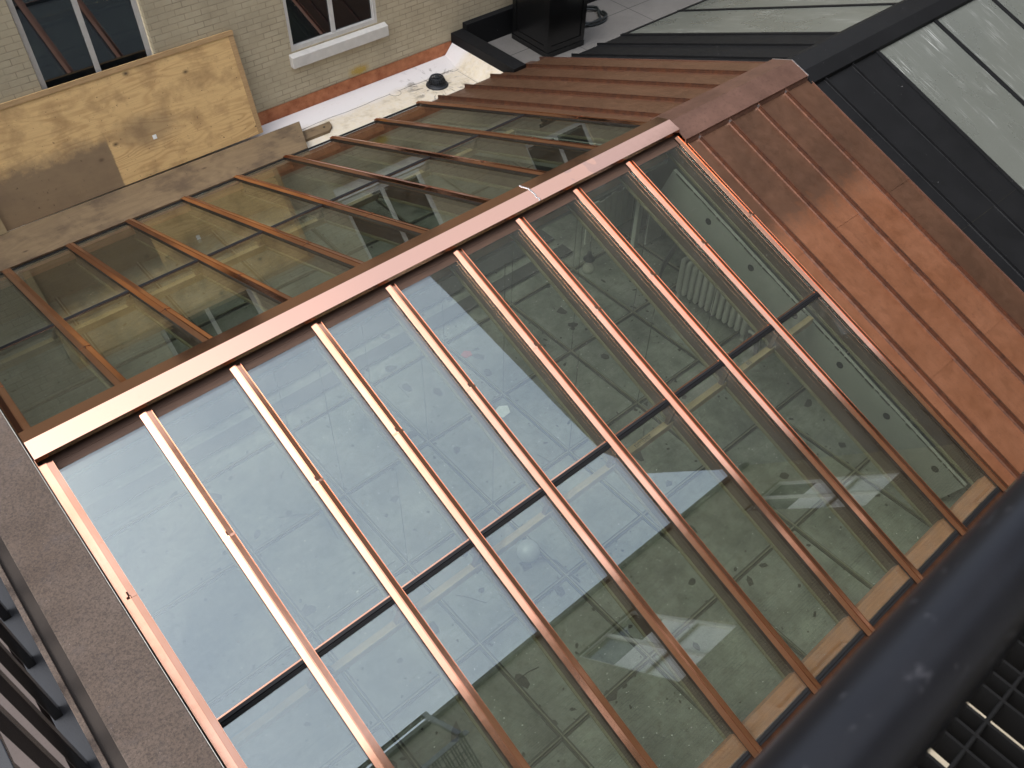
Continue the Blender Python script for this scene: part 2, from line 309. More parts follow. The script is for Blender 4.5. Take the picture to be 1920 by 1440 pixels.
MAT['grate'] = flat('dark_grating_steel', (.0055, .0053, .005), .8, 0, .3, 20, .1, .15); MAT['iron'] = flat('cast_iron', (.022, .024, .027), .5, .3, .3, 20, .3); MAT['slab'] = flat('blue_black_slab', (.016, .018, .022), .7, 0, .25, 12, .3)
MAT['pinkfloor'] = concrete('pinkish_floor', (.085, .066, .058)); MAT['plaster'] = flat('whitewashed_beam', (.215, .217, .197), .75, 0, .14, 6, .2)
MAT['bar'] = flat('laylight_bar', (.036, .034, .024), .5, .3, .45, 25, .3); MAT['barlight'] = flat('bar_edge', (.20, .19, .135), .5, .2, .4, 30, .3)
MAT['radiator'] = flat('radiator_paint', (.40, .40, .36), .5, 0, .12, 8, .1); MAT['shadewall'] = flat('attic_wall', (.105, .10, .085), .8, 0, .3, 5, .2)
MAT['darkband'] = flat('dark_walkway', (.035, .035, .034), .8, 0, .35, 6, .2); MAT['debris'] = flat('debris', (.030, .027, .021), .85, 0, .6, 3, .3)
MAT['rubber'] = flat('hose_rubber', (.012, .015, .015), .45, 0, .3, 20, .1); MAT['red'] = flat('red_scrap', (.36, .055, .05), .7); MAT['paper'] = flat('white_scrap', (.70, .70, .66), .7)
MAT['ink'] = flat('stamp_ink', (.035, .03, .025), .8, 0, .2, 30, 0); MAT['blind'] = flat('pale_blind', (.78, .76, .74), .35, 0, .06, 3, .05)
MAT['bulb'] = flat('frosted_lamp_glass', (.55, .54, .47), .08, 0, .1, 9, .0, .9); MAT['globe'] = flat('opal_globe', (.34, .35, .34), .15, 0, .05, 5, 0, .6)
MAT['skirt'] = flat('dark_brown_skirt', (.022, .012, .008), .6, .3, .3, 20, .2)
def flashing():
    k = NM('flashing_copper'); v = k.co(rnd=False); n = k.noise(v, 3.5, 5, .65); n2 = k.noise(v, 24, 4, .7)
    c = k.mix(k.ramp(n, [(.35, 0.0), (.65, 1.0)]), (0.30, 0.105, 0.05), (0.52, 0.22, 0.11)); c = k.mix(k.ramp(n2, [(.58, 0.0), (.78, .7)]), c, (.13, .055, .035))
    return k.pr(c, k.ramp(n, [(.35, .55), (.65, .35)]), .75, k.bump(n2, .1, .004, k.bump(k.noise(v, 3, 1), .25, .03)))
MAT['flash'] = flashing()

# ------------------------------------------------------------------ mesh helpers
class MB:
    def __init__(s): s.v = []; s.f = []; s.sm = []
    def poly(s, pts, faces, smooth=False):
        o = len(s.v); s.v += [tuple(p) for p in pts]
        for f in faces: s.f.append(tuple(o + i for i in f)); s.sm.append(smooth)
    def hexa(s, p):  # 8 points: 4 of one end ring, 4 of the other
        s.poly(p, [(0, 1, 2, 3), (7, 6, 5, 4), (0, 4, 5, 1), (1, 5, 6, 2), (2, 6, 7, 3), (3, 7, 4, 0)])
    def box(s, x0, x1, y0, y1, z0, z1, T=None):
        p = [(x0, y0, z0), (x1, y0, z0), (x1, y1, z0), (x0, y1, z0), (x0, y0, z1), (x1, y0, z1), (x1, y1, z1), (x0, y1, z1)]
        if T: p = [T(*q) for q in p]
        s.hexa(p)
    def prism(s, prof, fn, a, b, smooth=False):  # closed profile [(u, w)], fn(t, u, w) -> point, from t=a to t=b
        n = len(prof)
        pts = [fn(a, *q) for q in prof] + [fn(b, *q) for q in prof]
        s.poly(pts, [tuple(range(n))[::-1], tuple(range(n, 2 * n))])
        s.poly(pts, [(i, (i + 1) % n, n + (i + 1) % n, n + i) for i in range(n)], smooth)
    def tube(s, pts, r, n=10, closed=False):
        rings = []; pts = [Vector(p) for p in pts]; L = len(pts)
        for i, p in enumerate(pts):
            a = pts[i - 1] if (i or closed) else p; b = pts[(i + 1) % L] if (i < L - 1 or closed) else p
            t = (b - a).normalized(); u = t.orthogonal().normalized() if abs(t.z) > .98 else t.cross(Vector((0, 0, 1))).normalized(); w_ = t.cross(u)
            rr = r[i] if isinstance(r, (list, tuple)) else r
            rings.append([p + (u * math.cos(2 * math.pi * k / n) + w_ * math.sin(2 * math.pi * k / n)) * rr for k in range(n)])
        flatp = [q for ring in rings for q in ring]; fs = []
        for i in range(L if closed else L - 1):
            j = (i + 1) % L
            for k in range(n): fs.append((i * n + k, i * n + (k + 1) % n, j * n + (k + 1) % n, j * n + k))
        s.poly(flatp, fs, True)
        if not closed: s.poly(rings[0], [tuple(range(n))[::-1]]); s.poly(rings[-1], [tuple(range(n))])
    def lathe(s, prof, c, n=24):  # prof [(r, z)]
        pts = [(c[0] + r * math.cos(2 * math.pi * k / n), c[1] + r * math.sin(2 * math.pi * k / n), c[2] + z) for r, z in prof for k in range(n)]
        s.poly(pts, [(i * n + k, i * n + (k + 1) % n, (i + 1) * n + (k + 1) % n, (i + 1) * n + k) for i in range(len(prof) - 1) for k in range(n)], True)
    def build(s, name, mat, parent=None, bevel=0, loc=None):
        me = bpy.data.meshes.new(name)
        base = Vector(loc) if loc else Vector((0, 0, 0))
        me.from_pydata([tuple(Vector(p) - base) for p in s.v], [], s.f); me.update()
        for p, q in zip(me.polygons, s.sm): p.use_smooth = q
        bm = bmesh.new(); bm.from_mesh(me); bmesh.ops.recalc_face_normals(bm, faces=bm.faces); bm.to_mesh(me); bm.free()
        me.materials.append(MAT[mat])
        o = bpy.data.objects.new(name, me); C.objects.link(o); o.location = base
        if parent: attach(o, parent)
        if bevel:
            b = o.modifiers.new('bevel', 'BEVEL'); b.width = bevel; b.segments = 2; b.limit_method = 'ANGLE'
        return o
def attach(o, parent):
    o.parent = parent; o.matrix_parent_inverse = Matrix.Translation(-world_loc(parent))
def world_loc(o):
    v = Vector(o.location)
    return v if o.type == 'EMPTY' or o.parent is None else v
def tag(o, label=None, cat=None, group=None, kind=None):
    if label: o['label'] = label
    if cat: o['category'] = cat
    if group: o['group'] = group
    if kind: o['kind'] = kind
    return o
def thing(name, loc, label, cat, group=None):
    o = bpy.data.objects.new(name, None); C.objects.link(o); o.location = loc; o.empty_display_size = .2
    return tag(o, label, cat, group)
def sub(o, part):   # sub-part under a part
    o.parent = part; o.matrix_parent_inverse = Matrix.Translation(-Vector(part.location)); return o
def copy_part(src, off, parent):
    c = src.copy(); C.objects.link(c); c.location = Vector(src.location) + Vector(off); c.parent = parent
    c.matrix_parent_inverse = src.matrix_parent_inverse.copy()
    for ch in src.children:
        g = ch.copy(); C.objects.link(g); g.parent = c; g.matrix_parent_inverse = ch.matrix_parent_inverse.copy()
    return c

TH = R(20.3629); cs, sn = math.cos(TH), math.sin(TH)
def F(x, v, h): return Vector((x, -v * cs - h * sn, -v * sn + h * cs))   # front slope: along the ridge, down the slope, out of the slope
def B(x, v, h): return Vector((x, v * cs + h * sn, -v * sn + h * cs))    # back slope
S = 0.72; LEN = 4.70; MID = 2.296; NB = 9

# ------------------------------------------------------------------ setting: ground, terrace, gutter, side floor
g = MB(); g.box(-60, 60, -60, 60, -3.3, -3.1); tag(g.build('ground', 'court'), kind='structure')
t = MB(); t.box(8.10, 16, 3.55, 5.47, -2.6, -1.75); t.box(16, 22, -9, 9, -2.6, -1.754); tag(t.build('terrace', 'pavers'), kind='structure')
gm = MB()
gm.prism([(4.42, -2.4), (5.47, -2.4), (5.47, -1.735), (5.435, -1.742), (5.10, -1.795), (4.42, -1.80)], lambda t_, y, z: (t_, y, z), -4, 7.90)
gm.prism([(3.9, -2.4), (5.465, -2.4), (5.465, -1.735), (5.465, -1.735)], lambda t_, y, z: (t_, y, z), 7.901, 7.905)
tag(gm.build('roof_gutter', 'membrane'), kind='structure')
up = MB()   # membrane turned up against the black kerb
up.hexa([(7.70, 4.0, -1.798), (7.90, 4.0, -1.585), (7.90, 5.44, -1.585), (7.70, 5.44, -1.798), (7.70, 4.0, -1.9), (7.90, 4.0, -1.9), (7.90, 5.44, -1.9), (7.70, 5.44, -1.9)])
tag(up.build('gutter_upstand', 'membrane'), kind='structure')
sf = MB(); sf.box(-14, -0.75, -6.5, 5.47, -3.0, -0.62); tag(sf.build('side_roof_floor', 'pinkfloor'), kind='structure')

ms_ = MB()
ms_.tube([(4.2 + .25 * k, 5.085 + .012 * math.sin(k * 1.7), -1.7925) for k in range(10)], .0022, 5); ms_.tube([(6.62 + .2 * k, 5.09 + .01 * math.sin(k * 2.1), -1.7928) for k in range(6)], .0022, 5)
ms_.tube([(6.53 + .085 * math.cos(2 * math.pi * k / 20), 5.07 + .085 * math.sin(2 * math.pi * k / 20), -1.794) for k in range(20)], .0022, 5, True)
ms_.tube([(7.64 + .085 * math.cos(2 * math.pi * k / 20), 5.10 + .07 * math.sin(2 * math.pi * k / 20), -1.793) for k in range(20)], .0022, 5, True)
ms_.tube([(7.66, 5.02 - .1 * k, -1.796) for k in range(9)], .0022, 5)
so = ms_.build('membrane_seam', 'debris'); so.parent = bpy.data.objects['roof_gutter']
# ------------------------------------------------------------------ brick wall at the back with its two windows
wb = thing('brick_building', (4, 5.47, -1.8), 'painted tan brick building with white windows behind the skylight', 'building')
def wall_with_holes(x0, x1, z0, z1, holes, y0, y1):
    mb = MB(); xs = sorted({x0, x1, *[h[0] for h in holes], *[h[1] for h in holes]}); zs = sorted({z0, z1, *[h[2] for h in holes], *[h[3] for h in holes]})
    for i in range(len(xs) - 1):
        for j in range(len(zs) - 1):
            if not any(h[0] - 1e-6 <= xs[i] and xs[i + 1] <= h[1] + 1e-6 and h[2] - 1e-6 <= zs[j] and zs[j + 1] <= h[3] + 1e-6 for h in holes):
                mb.box(xs[i], xs[i + 1], y0, y1, zs[j], zs[j + 1])
    return mb
W1 = (2.02, 3.40, -0.62, 1.45); W2 = (5.19, 6.60, -0.90, 1.25)
up_rows = [(-2.6, -1.2, -0.7, 1.4), (2.02, 3.42, 2.9, 4.9), (5.2, 6.6, 2.9, 4.9), (8.6, 10.0, 2.9, 4.9), (8.6, 10.0, -0.5, 1.4), (11.6, 13.0, -0.5, 1.4)]
wall_with_holes(-8, 22, -3.1, 7.2, [W1, W2] + up_rows, 5.47, 5.77).build('wall', 'brick', wb)
def sash(x0, x1, z0, z1, y, mat, fw, parent, mull=True, gl=True, rail=None, name='window'):
    mb = MB()
    mb.box(x0, x0 + fw, y, y + .05, z0, z1); mb.box(x1 - fw, x1, y, y + .05, z0, z1)
    mb.box(x0 + fw, x1 - fw, y, y + .05, z0, z0 + fw * 1.1); mb.box(x0 + fw, x1 - fw, y, y + .05, z1 - fw, z1)
    if mull: mb.box((x0 + x1) / 2 - fw * .5, (x0 + x1) / 2 + fw * .5, y - .004, y + .046, z0 + fw * 1.1, z1 - fw)
    if rail:
        mb.box(x0 + fw, (x0 + x1) / 2 - fw * .5, y - .003, y + .045, rail - .025, rail + .025); mb.box((x0 + x1) / 2 + fw * .5, x1 - fw, y - .003, y + .045, rail - .025, rail + .025)
    o = mb.build(name, mat, parent)
    if gl:
        p = MB(); p.box(x0 + fw * .5, x1 - fw * .5, y + .025, y + .035, z0 + fw * .5, z1 - fw * .5); sub(p.build('pane', 'win'), o)
    return o
w1 = sash(W1[0] + .012, W1[1] - .03, W1[2], W1[3], 5.51, 'greyframe', .058, wb)
w2 = sash(W2[0], W2[1], W2[2], W2[3], 5.50, 'white', .058, wb)
fr = MB(); fr.box(5.235, 6.555, 5.485, 5.50, -.90, -.845); fr.box(5.19, 5.235, 5.478, 5.50, -.90, 1.25); fr.box(6.555, 6.60, 5.478, 5.50, -.90, 1.25); sub(fr.build('frame', 'white'), w2)
sl = MB(); sl.hexa([(5.14, 5.38, -1.095), (6.72, 5.38, -1.095), (6.72, 5.52, -1.10), (5.14, 5.52, -1.10), (5.14, 5.385, -.945), (6.72, 5.385, -.945), (6.72, 5.52, -.905), (5.14, 5.52, -.905)])
sub(sl.build('sill', 'stonesill', bevel=.008), w2)
for q in up_rows: sash(q[0], q[1], q[2], q[3], 5.52, 'white', .06, wb, rail=(q[2] + q[3]) / 2)
fl = MB(); fl.prism([(5.445, -1.742), (5.462, -1.742), (5.462, -1.556), (5.452, -1.556)], lambda t_, y, z: (t_, y, z), 4.2, 7.895); fl.prism([(5.440, -1.748), (5.462, -1.748), (5.455, -1.735), (5.440, -1.735)], lambda t_, y, z: (t_, y, z), 4.2, 7.895)
fl.build('copper_flashing', 'flash', wb)

# ------------------------------------------------------------------ the court building behind the photographer, and the tall gable house (both seen only in reflections)
cb_ = thing('court_building', (2, -7, -3.1), 'flat roofed tan brick building mirrored in the skylight glass', 'building')
cw = [(-7.0 + 4.86 * k, -5.65 + 4.86 * k, 4.3, 7.38) for k in range(5)]
cw = [(-4.1, -2.7, 4.3, 7.38), (.75, 2.15, 4.3, 7.38), (5.64, 7.10, 4.3, 7.38), (10.55, 11.75, 4.3, 7.42), (-4.1, -2.7, -.6, 2.2), (5.64, 7.10, -.6, 2.2), (10.55, 11.75, -.6, 2.2)]
wall_with_holes(-18, 12.58, -3.1, 9.10, cw, -7.35, -7.0).build('wall', 'brick2', cb_)
cpp = MB(); cpp.box(-18.05, 12.60, -7.4, -6.93, 9.10, 9.27); cpp.box(-18.05, 12.45, -16, -7.4, 8.6, 8.9); cpp.box(-18, 12.4, -16, -15.7, -3.1, 8.6); cpp.box(12.1, 12.4, -15.7, -7.35, -3.1, 8.6); cpp.build('roof', 'dark', cb_)
for q in cw:
    o = sash(q[0], q[1], q[2], q[3], -7.10, 'white', .06, cb_, gl=False, rail=q[2] + 1.05)
    p = MB(); p.box(q[0] + .03, q[1] - .03, -7.12, -7.105, q[2] + .03, q[2] + (q[3] - q[2]) * .66); sub(p.build('blind', 'blind'), o)
    p = MB(); p.box(q[0] + .03, q[1] - .03, -7.12, -7.105, q[2] + (q[3] - q[2]) * .66, q[3] - .03); sub(p.build('pane', 'win'), o)
gb = thing('gable_building', (16, 0, -3.1), 'tall dark gabled building mirrored in the right hand panes', 'building')
X0 = 16.0; rat = [(-.505, 1.349), (-.497, 1.588), (-.438, 1.72), (-.344, 1.78), (.0426, 2.007), (.148, 2.076), (.195, 2.10), (.20, 1.0)]
prof = [(-.657 + a * X0, -6.8 + b_ * X0) for a, b_ in rat]; prof = [(-16, -3.1), (-16, 9.4), (prof[0][0] - .01, 9.4)] + prof + [(prof[-1][0], -3.1)]
gm2 = MB(); gm2.prism(prof, lambda t_, y, z: (t_, y, z), 16.0, 18.5); gm2.build('wall', 'brick3', gb)
for yy, zz in ((-5.5, 6.0), (-1.0, 6.0), (3.5, 6.0), (-5.5, 1.5), (-1.0, 1.5)):
    p = MB(); p.box(15.95, 15.995, yy, yy + 1.2, zz, zz + 2.0); p.build('window', 'win', gb)

# ------------------------------------------------------------------ plywood sheet, board over the gutter, offcut
def lean(x, t_, n_):   # plywood plane: foot at y 5.15, top against the wall
    a = Vector((0, 5.155, -1.665)); b_ = Vector((0, 5.44, -0.345)); u = (b_ - a); nn = Vector((0, -u.z, u.y)).normalized()
    p = a + u * t_ + nn * n_; return Vector((x, p.y, p.z))
p = MB(); p.box(0.93, 4.405, 0, 1, 0, .019, T=lambda x, y, z: lean(x + (y - .5) * -.0, y, z - .019))
ply = p.build('plywood_sheet', 'ply', bevel=.002); tag(ply, 'stained plywood sheet leaning against the brick wall below the window', 'plywood')
p = MB(); p.box(0.93, 4.409, .958, .999, .0008, .012, T=lean); o = p.build('edge_strip', 'plyedge'); o.parent = ply
p = MB(); p.box(4.335, 4.403, 0.01, .955, .0006, .004, T=lean); o = p.build('edge_strip', 'plyedge'); o.parent = ply
p = MB(); p.box(2.985, 3.035, .305, .345, .0004, .0016, T=lean); o = p.build('paper_label', 'paper'); o.parent = ply
p = MB()
p.hexa([(-1.6, 4.50, -1.69), (4.66, 4.44, -1.682), (4.925, 5.085, -1.682), (-1.6, 5.20, -1.69), (-1.6, 4.50, -1.667), (4.66, 4.44, -1.660), (4.925, 5.085, -1.660), (-1.6, 5.20, -1.667)])
tag(p.build('wooden_board', 'board', bevel=.003), 'wide brown board laid flat over the gutter under the plywood', 'board')
p = MB(); p.hexa([(4.55, 4.77, -1.798), (5.24, 4.79, -1.798), (5.30, 4.85, -1.798), (4.62, 4.97, -1.798), (4.55, 4.77, -1.752), (5.24, 4.79, -1.752), (5.30, 4.85, -1.752), (4.62, 4.97, -1.752)])
p = MB(); pr_ = [(4.55, 4.78), (5.19, 4.765), (5.29, 4.85), (5.32, 4.965), (4.60, 4.985)]; p.prism(pr_, lambda t_, x, y: (x, y, t_), -1.797, -1.755)
off = p.build('board_offcut', 'board', bevel=.003); tag(off, 'short grey brown board end lying in the white gutter', 'board')
p = MB(); p.lathe([(0, .0), (.018, .0), (.018, .002), (0, .002)], (5.18, 4.88, -1.7546), 12); o = p.build('bolt_hole', 'gasket'); o.parent = off
p = MB(); p.box(.90, .985, .0, .93, -.012, .03, T=lean); tag(p.build('wooden_batten', 'timber'), 'pale wooden batten upright at the left end of the plywood', 'batten')

# ------------------------------------------------------------------ roof drain
dr = thing('roof_drain', (7.155, 4.87, -1.80), 'round black cast iron roof drain strainer in the white gutter', 'drain')
p = MB(); p.lathe([(0, .002), (.165, .002), (.17, .012), (.16, .026), (.13, .03), (.125, .05)], (7.155, 4.87, -1.80), 28); p.build('flange', 'iron', dr)
p = MB()
for k in range(22):
    a = 2 * math.pi * k / 22; c_, s_ = math.cos(a), math.sin(a)
    p.tube([(7.155 + c_ * r_, 4.87 + s_ * r_, -1.80 + z) for r_, z in ((.128, .03), (.122, .07), (.108, .11), (.09, .135))], .0075, 5)
for r_, z in ((.124, .045), (.095, .132), (.06, .147), (.03, .152)):
    p.tube([(7.155 + r_ * math.cos(2 * math.pi * k / 24), 4.87 + r_ * math.sin(2 * math.pi * k / 24), -1.80 + z) for k in range(24)], .008, 5, True)
p.lathe([(.105, .02), (.1, .06), (.085, .1), (0, .12)], (7.155, 4.87, -1.80), 20)
for k in range(4):
    a = math.pi * k / 4; p.tube([(7.155 - .09 * math.cos(a), 4.87 - .09 * math.sin(a), -1.665), (7.155, 4.87, -1.645), (7.155 + .09 * math.cos(a), 4.87 + .09 * math.sin(a), -1.665)], .006, 5)
p.build('strainer', 'iron', dr)

# ------------------------------------------------------------------ black kerb, planter, hose
pk = thing('roof_kerb', (7.85, 4.6, -1.8), 'black metal clad kerb between white gutter and terrace', 'kerb')
p = MB(); p.prism([(7.905, -1.9), (8.12, -1.9), (8.13, -1.43), (7.90, -1.44)], lambda t_, x, z: (x, t_, z), 3.98, 5.462); p.build('kerb', 'dark', pk, bevel=.006)
p = MB(); p.prism([(5.36, -1.76), (5.462, -1.76), (5.462, -1.335), (5.36, -1.345)], lambda t_, y, z: (t_, y, z), 8.132, 14); p.build('wall_upstand', 'dark', pk, bevel=.005)
pl = thing('planter', (9.3, 4.77, -1.75), 'tall glossy black square planter standing on the terrace', 'planter')
def pq(x, y, z):  # slightly out of square to the wall, widening a little upwards
    cx, cy = 9.31, 4.775; k = 1 + .05 * (z + 1.75); a = R(-2.2)
    dx, dy = (x - cx) * k, (y - cy) * k
    return Vector((cx + dx * math.cos(a) - dy * math.sin(a), cy + dx * math.sin(a) + dy * math.cos(a), z))
p = MB(); p.box(8.95, 9.67, 4.36, 5.19, -1.72, -.72, T=pq); p.build('body', 'blackgloss', pl, bevel=.008)
p = MB()
for (a, b_) in ((8.935, 9.01), (9.61, 9.685)): p.box(a, b_, 4.345, 4.36 - .001, -1.66, -.74, T=pq)
p.box(9.01, 9.61, 4.347, 4.359, -1.66, -1.58, T=pq); p.box(9.01, 9.61, 4.347, 4.359, -.82, -.74, T=pq)
for (a, b_) in ((4.36, 4.44), (5.11, 5.19)): p.box(8.935, 8.949, a, b_, -1.66, -.74, T=pq)
p.box(8.937, 8.949, 4.44, 5.11, -1.66, -1.58, T=pq); p.build('panel_trim', 'blackgloss', pl)
p = MB(); p.box(8.925, 9.695, 4.335, 5.215, -1.749, -1.665, T=pq); p.build('plinth', 'blackgloss', pl, bevel=.006)
p = MB(); p.box(8.90, 9.72, 4.31, 5.24, -.72, -.66, T=pq); p.build('rim', 'blackgloss', pl, bevel=.008)
p = MB(); pts = []
for k in range(75):
    a = 2 * math.pi * k / 25; r_ = .30 + .05 * math.sin(k * .37); pts.append((10.33 + r_ * 1.15 * math.cos(a) + .03 * math.sin(k), 4.98 + r_ * .9 * math.sin(a), -1.727 + .022 * (k // 25) + .006 * math.sin(k * .9)))
p.tube(pts, .02, 8); tag(p.build('garden_hose', 'rubber'), 'coil of black hose on the terrace beside the planter', 'hose')

# ------------------------------------------------------------------ the glazed copper skylight
sk = thing('copper_skylight', (3.24, 0, -2.25), 'new bright copper ridge skylight with clear glass panes', 'skylight')
Y0 = Vector((0, 0, 0))
def batten_profile(): # (x, h): flat left flange, small groove, right face falling away
    return [(-.047, .001), (-.047, .005), (-.006, .0135), (-.005, .011), (-.001, .011), (.000, .0155), (.004, .0155), (.005, .0125), (.043, .0035), (.044, .0055), (.047, .0055), (.047, .001)]
def make_batten(T, v0, v1):
    p = MB(); p.prism(batten_profile(), lambda v, x, h: T(x, v, h), v0, v1); return p
def seam_bits(T, part, v):
    p = MB(); p.prism([(-.0485, .0005), (-.0485, .007), (-.006, .0155), (.000, .0172), (.005, .0172), (.010, .0135), (.0485, .0072), (.0485, .0005)], lambda vv, x, h: T(x, vv, h), v - .002, v + .016)
    return sub(p.build('lap_joint', 'copper'), part)
for T, v1, vj, nm in ((F, LEN + .035, 1.272, 'batten'), (B, LEN + .02, 1.345, 'batten')):
    b0 = make_batten(T, .155, v1).build(nm, 'copper', sk); seam_bits(T, b0, vj)
    p = MB(); p.box(-.043, .043, .155, v1 - .002, -.0175, .0009, T=T); sub(p.build('skirt', 'skirt'), b0)
    p = MB()   # scuffed rivet on the lap
    p.prism([(-.008, .006), (.004, .006), (.005, .0185), (-.006, .0185)], lambda v, x, h: T(x, v, h), vj - .034, vj + .002); sub(p.build('rivet', 'seam'), b0)
    for k in range(1, NB + 1): copy_part(b0, (k * S, 0, 0), sk)
    if T is F:   # the cover on the left verge is flat
        p = MB(); p.prism([(-.047, .001), (-.047, .0125), (.004, .0125), (.005, .0105), (.043, .0035), (.044, .0055), (.047, .0055), (.047, .001)], lambda v, x, h: T(x, v, h), .155, v1)
        e_ = p.build('verge_batten', 'copper'); old = b0.data; b0.data = e_.data; bpy.data.objects.remove(e_)
GT = -.018; prnd = random.Random(2)
for T in (F, B):
    for v0, v1 in ((.2355, MID - .024), (MID + .024, LEN - .035)):
        p = MB(); p.box(.025, S - .025, v0, v1, GT - .024, GT, T=T); g0 = p.build('glass_pane', 'glass', sk, loc=T(S / 2, (v0 + v1) / 2, GT))
        for k in range(1, NB):
            c_ = copy_part(g0, (k * S, 0, 0), sk); c_.rotation_euler = (R(prnd.uniform(-.08, .08)), R(prnd.uniform(-.12, .12)), 0)
    # transom gaskets, one per bay
    p = MB(); p.prism([(MID - .030, GT + .001), (MID - .026, GT + .010), (MID - .006, GT + .014), (MID, GT + .008), (MID + .006, GT + .015), (MID + .026, GT + .010), (MID + .030, GT + .001)], lambda t_, v, h: T(t_, v, h), .0475, S - .0475)
    p.prism([(MID - .0235, GT - .03), (MID + .0235, GT - .03), (MID + .0235, GT + .001), (MID - .0235, GT + .001)], lambda t_, v, h: T(t_, v, h), .0475, S - .0475)
    t0 = p.build('transom_gasket', 'gasket', sk)
    p = MB(); p.box(.0475, S - .0475, MID - .041, MID - .0305, GT + .0006, GT + .004, T=T); sub(p.build('copper_edge', 'copper'), t0)
    for k in range(1, NB): copy_part(t0, (k * S, 0, 0), sk)
    # eave gasket
    p = MB(); p.prism([(LEN - .034, GT - .03), (LEN - .034, GT + .008), (LEN - .012, GT + .012), (LEN - .006, GT + .004), (LEN + .012, GT + .006), (LEN + .012, GT - .03)], lambda t_, v, h: T(t_, v, h), .0475, S - .0475)
    e0 = p.build('eave_gasket', 'gasket', sk)
    for k in range(1, NB): copy_part(e0, (k * S, 0, 0), sk)
    # rafters under the battens, with a pale ledge along the foot
    p = MB(); p.box(-.026, .026, .05, LEN - .02, -.205, -.046, T=T); r0 = p.build('rafter', 'rafter', sk)
    p = MB(); p.box(-.042, .042, .05, LEN - .02, -.232, -.2055, T=T); sub(p.build('ledge', 'ledge'), r0)
    for k in range(1, NB + 1): copy_part(r0, (k * S, 0, 0), sk)
    # sill under the eave
    p = MB(); p.box(-.02, 9 * S + .02, LEN - .165, LEN + .01, -.13, -.0465, T=T); p.build('eave_sill', 'sill', sk)
    # wooden purlin under the mid transom
    y_ = -2.21 if T is F else 2.21; zz = -1.005
    p = MB(); p.box(.05, 6.33, y_ - .028, y_ + .028, zz - .075, zz); pu = p.build('purlin', 'timber', sk)
    p = MB()
    for k in range(1, 9):
        xk = k * S; p.hexa([(xk - .10, y_ - .02, zz + .001), (xk + .10, y_ - .02, zz + .001), (xk + .10, y_ + .02, zz + .001), (xk - .10, y_ + .02, zz + .001), (xk - .03, y_ - .02, zz + .15), (xk + .03, y_ - .02, zz + .15), (xk + .03, y_ + .02, zz + .15), (xk - .03, y_ + .02, zz + .15)])
    sub(p.build('cleat', 'rafter'), pu)
    if T is F: PURLIN = pu
# stamp on the purlin
def stamp(body, size, x, y, z, parent):
    cu = bpy.data.curves.new('stamp', 'FONT'); cu.body = body; cu.size = size; cu.extrude = .0006; cu.align_x = 'CENTER'
    tmp = bpy.data.objects.new('stamp', cu); C.objects.link(tmp); bpy.context.view_layer.update()
    me = bpy.data.meshes.new_from_object(tmp.evaluated_get(bpy.context.evaluated_depsgraph_get())); bpy.data.objects.remove(tmp)
    me.materials.clear(); me.materials.append(MAT['ink'])
    o = bpy.data.objects.new('stamped_word' if len(body) > 3 else 'stamped_number', me); C.objects.link(o)
    o.location = (x, y, z); sub(o, parent); return o
stamp('timber', .075, 3.93, -2.23, -1.0038, PURLIN); stamp('80', .06, 5.36, -2.23, -1.0038, PURLIN)
# ridge beam
p = MB(); p.box(-.02, 9 * S + .02, -.055, .055, -.36, -.111); rb = p.build('ridge_beam', 'beam', sk)
p = MB(); p.box(-.02, 9 * S, -.075, .075, -.385, -.361); sub(p.build('ledge', 'plaster'), rb)
p = MB(); p.prism([(-.16, -.075), (-.05, -.055), (.05, -.055), (.16, -.075), (.16, -.11), (-.16, -.11)], lambda t_, y, z: (t_, y, z), .03, 9 * S - .03); p.build('ridge_plate', 'rafter', sk)
for T in (F, B):
    p = MB(); p.box(-.02, 9 * S + .02, .10, .2345, GT - .02, GT + .0012, T=T); p.build('ridge_apron', 'rafter', sk)
# ridge cap: two wings with turned-down edges, two lengths soldered together
def cap_profile(wd, zt, drop, lip, th=.004):
    o_ = [(-wd, zt - drop - lip), (-wd, zt - drop), (0, zt), (wd, zt - drop), (wd, zt - drop - lip)]
    i_ = [(wd - th, zt - drop - lip), (wd - th, zt - drop - th), (0, zt - th), (-wd + th, zt - drop - th), (-wd + th, zt - drop - lip)]
    return o_ + i_
XS = 4.575
p = MB(); p.prism(cap_profile(.150, .072, .040, .036), lambda t_, y, z: (t_, y, z), -.045, XS); cap1 = p.build('ridge_cap', 'cap', sk)
p = MB(); p.prism(cap_profile(.1515, .0735, .040, .037), lambda t_, y, z: (t_, y, z), XS + .0005, 6.49); cap2 = p.build('ridge_cap', 'cap', sk)
p = MB(); rnd = random.Random(3)
for sgn in (-1, 1):
    for k in range(9):
        y_ = sgn * (.008 + .0165 * k); z_ = .0735 - .040 * abs(y_) / .150
        p.lathe([(.0, .0045), (.005, .004), (.009, .002), (.0105, -.003)], (XS + rnd.uniform(-.006, .008), y_, z_), 8)
sub(p.build('solder_seam', 'solder'), cap2)
p = MB()   # left gable trim
for T in (F, B): p.box(-.050, -.0475, .10, LEN + .02, -.20, .010, T=T)
p.build('gable_trim', 'copper', sk)
for T in (F, B):
    p = MB(); p.prism([(LEN + .0125, -.06), (LEN + .0125, -.024), (LEN + .085, -.040), (LEN + .085, -.11), (LEN + .080, -.11), (LEN + .080, -.055)], lambda t_, v, h: T(t_, v, h), -.045, 6.49); p.build('drip_edge', 'seam', sk)
